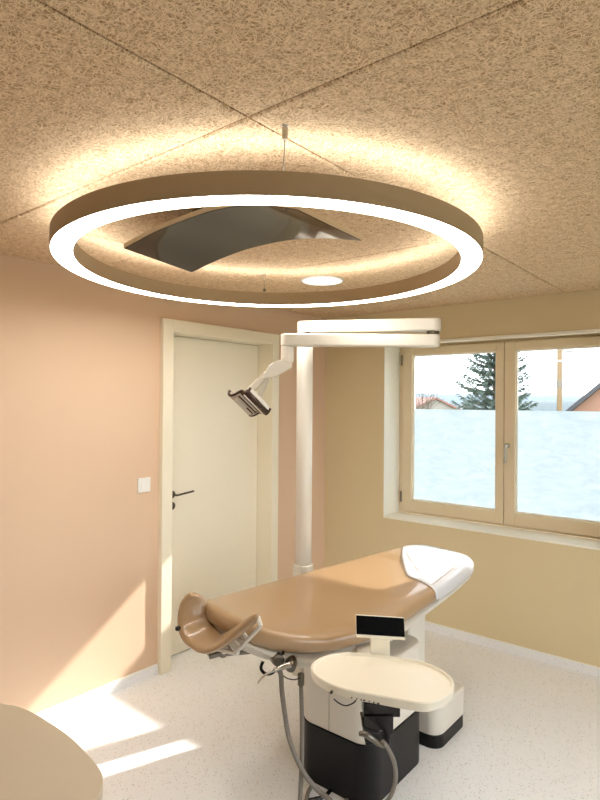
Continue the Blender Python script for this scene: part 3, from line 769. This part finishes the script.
# ------------------------------------------------------------------ outside
GZ = -2.0
bm = bmesh.new(); box(bm, -500, 500, -300, 700, GZ-.5, GZ)
M['grass'] = mat('winter_grass', (128,132,118), .95, bump=(1.5,.2,.15)); obj('ground', bm, M['grass'], kind='structure')
# rolling hills on the horizon
M['hill'] = mat('misty_hillside', (86,99,108), 1, bump=(.03,0,.08))  # blue-grey with the distance haze put into the colour
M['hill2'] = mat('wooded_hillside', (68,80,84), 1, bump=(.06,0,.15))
def hills(name, dist, base, amp, m, seed):
    rnd = random.Random(seed); bm = bmesh.new(); rows = []
    ph = [rnd.uniform(0,6) for _ in range(6)]
    for j, (dd, hh) in enumerate(((0,0),(.06,.75),(.12,1),(.25,.7),(.5,0))):
        row = []
        for i in range(161):
            a = math.radians(-70+140*i/160)
            h = base+amp*(math.sin(a*9+ph[0])*.5+math.sin(a*21+ph[1])*.25+math.sin(a*47+ph[2])*.1+math.sin(a*113+ph[3])*.05)
            rr = dist*(1+dd); row.append(bm.verts.new((rr*math.sin(a)*.9, rr*math.cos(a), GZ+ (h-GZ)*hh)))
        rows.append(row)
    for A, B in zip(rows, rows[1:]):
        for k in range(160): bm.faces.new((A[k], A[k+1], B[k+1], B[k]))
    return obj(name, bm, m, smooth=True, kind='structure')
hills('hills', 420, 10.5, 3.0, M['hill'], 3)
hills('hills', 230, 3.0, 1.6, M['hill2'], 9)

def spruce(loc, H_, R_, label):
    t = thing('spruce_tree', label, 'tree', loc)
    x, y, z = loc; rnd = random.Random(4)
    bm = bmesh.new(); tube(bm, [(x,y,z),(x,y,z+H_*.5),(x,y,z+H_)], lambda s: .16*(1-s)+.01, 10); obj('trunk', bm, M['bark'], t, smooth=True)
    bm = bmesh.new()
    def frond(p, d, L):
        # drooping bough with hanging needle sprays
        sidev = d.cross(Vector((0,0,1))).normalized()
        n = max(5, int(L/.07)); prev = p
        for i in range(n):
            s = (i+1)/n
            q = p+d*L*s+Vector((0,0,-.30*L*s+.22*L*s**3+.1*L*s*s))
            for sg in (-1, 0, 1):
                for r_ in range(2):
                    l = (.17+.22*L*(1-s)*.6)*rnd.uniform(.6,1.2)
                    dv = (d*rnd.uniform(.35,.9)+sidev*sg*rnd.uniform(.5,1.1)+Vector((0,0,rnd.uniform(-.75,-.1)))).normalized()
                    wv = dv.cross(Vector((rnd.uniform(-1,1),rnd.uniform(-1,1),1))).normalized()*rnd.uniform(.016,.034)
                    a = prev.lerp(q, rnd.random())
                    th_ = dv.cross(wv).normalized()*.008
                    v = [bm.verts.new(a+wv), bm.verts.new(a-wv), bm.verts.new(a+dv*l*.6-wv*.6), bm.verts.new(a+dv*l), bm.verts.new(a+dv*l*.6+wv*.6), bm.verts.new(a+dv*l*.4+th_)]
                    bm.faces.new((v[0],v[1],v[5])); bm.faces.new((v[1],v[2],v[5])); bm.faces.new((v[2],v[3],v[5])); bm.faces.new((v[3],v[4],v[5])); bm.faces.new((v[4],v[0],v[5]))
            prev = q
    zz = .25*H_
    while zz < H_*.985:
        k = 1-zz/H_; L = R_*(k**.8)*1.0+.1
        nb = 12 if k > .2 else 7
        o0 = rnd.uniform(0, 6)
        for i in range(nb):
            a = o0+2*PI*i/nb+rnd.uniform(-.2,.2); up = .12+.5*(1-k)**2
            frond(Vector((x,y,z+zz+rnd.uniform(-.08,.08))), Vector((math.cos(a),math.sin(a),up)).normalized(), L*rnd.uniform(.75,1.15))
        zz += .27+.12*k
    obj('foliage', bm, M['needles'], t)
def at(px, dist, z): # ground position seen in a given bearing
    u = (px-300)/578; r = u*dist; return (.77494*r-.63203*dist, .63203*r+.77494*dist, z)
spruce(at(495,21,GZ), 8.2, 2.15, 'tall dark green spruce tree outside behind the window mullion')

def bare(loc, H_, seed, label):
    t = thing('bare_tree', label, 'tree', loc); rnd = random.Random(seed); bm = bmesh.new(); bl = bmesh.new()
    def br(p, d, L, r, k):
        q = p+d*L; mid_ = (p+q)/2+Vector((rnd.uniform(-1,1),rnd.uniform(-1,1),rnd.uniform(-1,1)))*L*.06
        tube(bm, [p,mid_,q], lambda s: r*(1-.4*s), 5, n=2, caps=False)
        if k == 0: return
        for _ in range(3 if k > 2 else 3):
            nd = (d+Vector((rnd.uniform(-1,1),rnd.uniform(-1,1),rnd.uniform(-.4,.8)))*.75).normalized()
            br(p+(q-p)*rnd.uniform(.5,1), nd, L*rnd.uniform(.6,.82), r*.58, k-1)
    br(Vector(loc), Vector((0,0,1)), H_*.3, H_*.014, 5)
    obj('trunk', bm, M['bark'], t); bl.free()
bare(at(416,27,GZ), 7.0, 5, 'thin leafless tree at the left edge of the window view')

# neighbouring houses
def gable_house(name, label, cat, c, yaw, w, l, eave, ridge, mw, mr, over=.3):
    t = thing(name, label, cat, c); cx_, cy_, cz = c; ca_, sa_ = math.cos(yaw), math.sin(yaw)
    def R(x, y, z): return (cx_+ca_*x-sa_*y, cy_+sa_*x+ca_*y, z)
    bm = bmesh.new(); a = [bm.verts.new(R(x,-l/2,z)) for x, z in ((-w/2,cz),(w/2,cz),(w/2,eave),(0,ridge),(-w/2,eave))]
    b2 = [bm.verts.new(R(x,l/2,z)) for x, z in ((-w/2,cz),(w/2,cz),(w/2,eave),(0,ridge),(-w/2,eave))]
    bm.faces.new(a); bm.faces.new(b2[::-1])
    for k in range(5): bm.faces.new((a[k], b2[k], b2[(k+1)%5], a[(k+1)%5]))
    obj('wall', bm, mw, t)
    sl = (ridge-eave)/(w/2)
    for sg in (-1, 1):
        bm = bmesh.new(); x1 = sg*(w/2+over); z1 = eave-over*sl; vs = []
        for x, z in ((0,ridge),(x1,z1)):
            for yy in (-l/2-over, l/2+over):
                for dz in (.02,.22): vs.append(bm.verts.new(R(x,yy,z+dz)))
        for f in ((0,1,3,2),(4,6,7,5),(0,4,5,1),(2,3,7,6),(0,2,6,4),(1,5,7,3)): bm.faces.new([vs[i] for i in f])
        obj('roof', bm, mr, t)
# peach gable at the right, its left verge falls to the horizon
gx = at(664,24,GZ)
gable_house('neighbour_house', 'peach gabled house with dark roof verge at the right of the window', 'house', gx, math.radians(12), 7.6, 8, 1.0, 4.5, M['render'], M['roof_dark'])
gx = at(424,60,GZ)
gable_house('distant_house', 'distant house with a pale red tiled roof at the left of the window', 'house', gx, math.radians(50), 6, 5.5, .8, 2.15, M['outside_wall'], M['roof_red'])
# wooden utility pole
pp = at(559.5,19,GZ)
up_ = thing('utility_pole', 'brown wooden utility pole standing outside the right window pane', 'utility pole', pp)
bm = bmesh.new(); tube(bm, [(pp[0],pp[1],GZ),(pp[0],pp[1],5.2)], .085, 16, smooth=False); obj('pole', bm, M['pole_wood'], up_, smooth=True)
bm = bmesh.new(); lathe(bm, (pp[0],pp[1],3.10), [(.089,0),(.089,.05)], 24); obj('band', bm, M['white_metal'], up_)
bm = bmesh.new(); lathe(bm, (pp[0],pp[1],2.24), [(.088,0),(.088,.24)], 24); obj('sleeve', bm, M['steel'], up_)
bm = bmesh.new(); tube(bm, [(pp[0]+.06,pp[1]+.04,3.50),(pp[0]+.2,pp[1]+.17,3.44),(pp[0]+.34,pp[1]+.28,3.44)], .025, 8); obj('bracket', bm, M['steel'], up_, smooth=True)

# ------------------------------------------------------------------ light
w = bpy.data.worlds.new('sky'); scene.world = w; w.use_nodes = True; nt = w.node_tree; bg = nt.nodes['Background']
tc = nt.nodes.new('ShaderNodeTexCoord'); n = nt.nodes.new('ShaderNodeTexNoise'); n.inputs['Scale'].default_value = 2.2; n.inputs['Detail'].default_value = 4
nt.links.new(tc.outputs['Generated'], n.inputs['Vector'])
cr = nt.nodes.new('ShaderNodeValToRGB'); e = cr.color_ramp.elements
e[0].position = .35; e[0].color = (.80,.90,1,1); e[1].position = .65; e[1].color = (.95,.98,1,1)
nt.links.new(n.outputs['Fac'], cr.inputs[0]); nt.links.new(cr.outputs[0], bg.inputs[0]); bg.inputs[1].default_value = 2.6

sun = bpy.data.lights.new('sun', 'SUN'); sun.energy = 4.2; sun.angle = math.radians(1.0); sun.color = (1,.97,.92)
so = bpy.data.objects.new('sun', sun); col.objects.link(so); so.location = (2,12,9)
so.rotation_euler = Vector((-.37,-1,-.70)).to_track_quat('-Z','Y').to_euler()

# ------------------------------------------------------------------ camera
cam = bpy.data.cameras.new('camera'); cam.sensor_fit = 'VERTICAL'; cam.sensor_height = 36; cam.lens = 578/800*36; cam.clip_end = 2000; cam.clip_start = .02
co = bpy.data.objects.new('camera', cam); col.objects.link(co); co.location = (0,0,1.68)
yaw, pitch, roll = math.radians(39.2), math.atan(3/578), math.radians(.42)
R = Matrix.Rotation(yaw, 4, 'Z') @ Matrix.Rotation(math.radians(90)+pitch, 4, 'X') @ Matrix.Rotation(roll, 4, 'Z')
co.rotation_euler = R.to_euler()
scene.camera = co
vs = scene.view_settings; vs.view_transform = 'Standard'; vs.look = 'None'; vs.gamma = 1; vs.exposure = 1.05; vs.use_curve_mapping = False
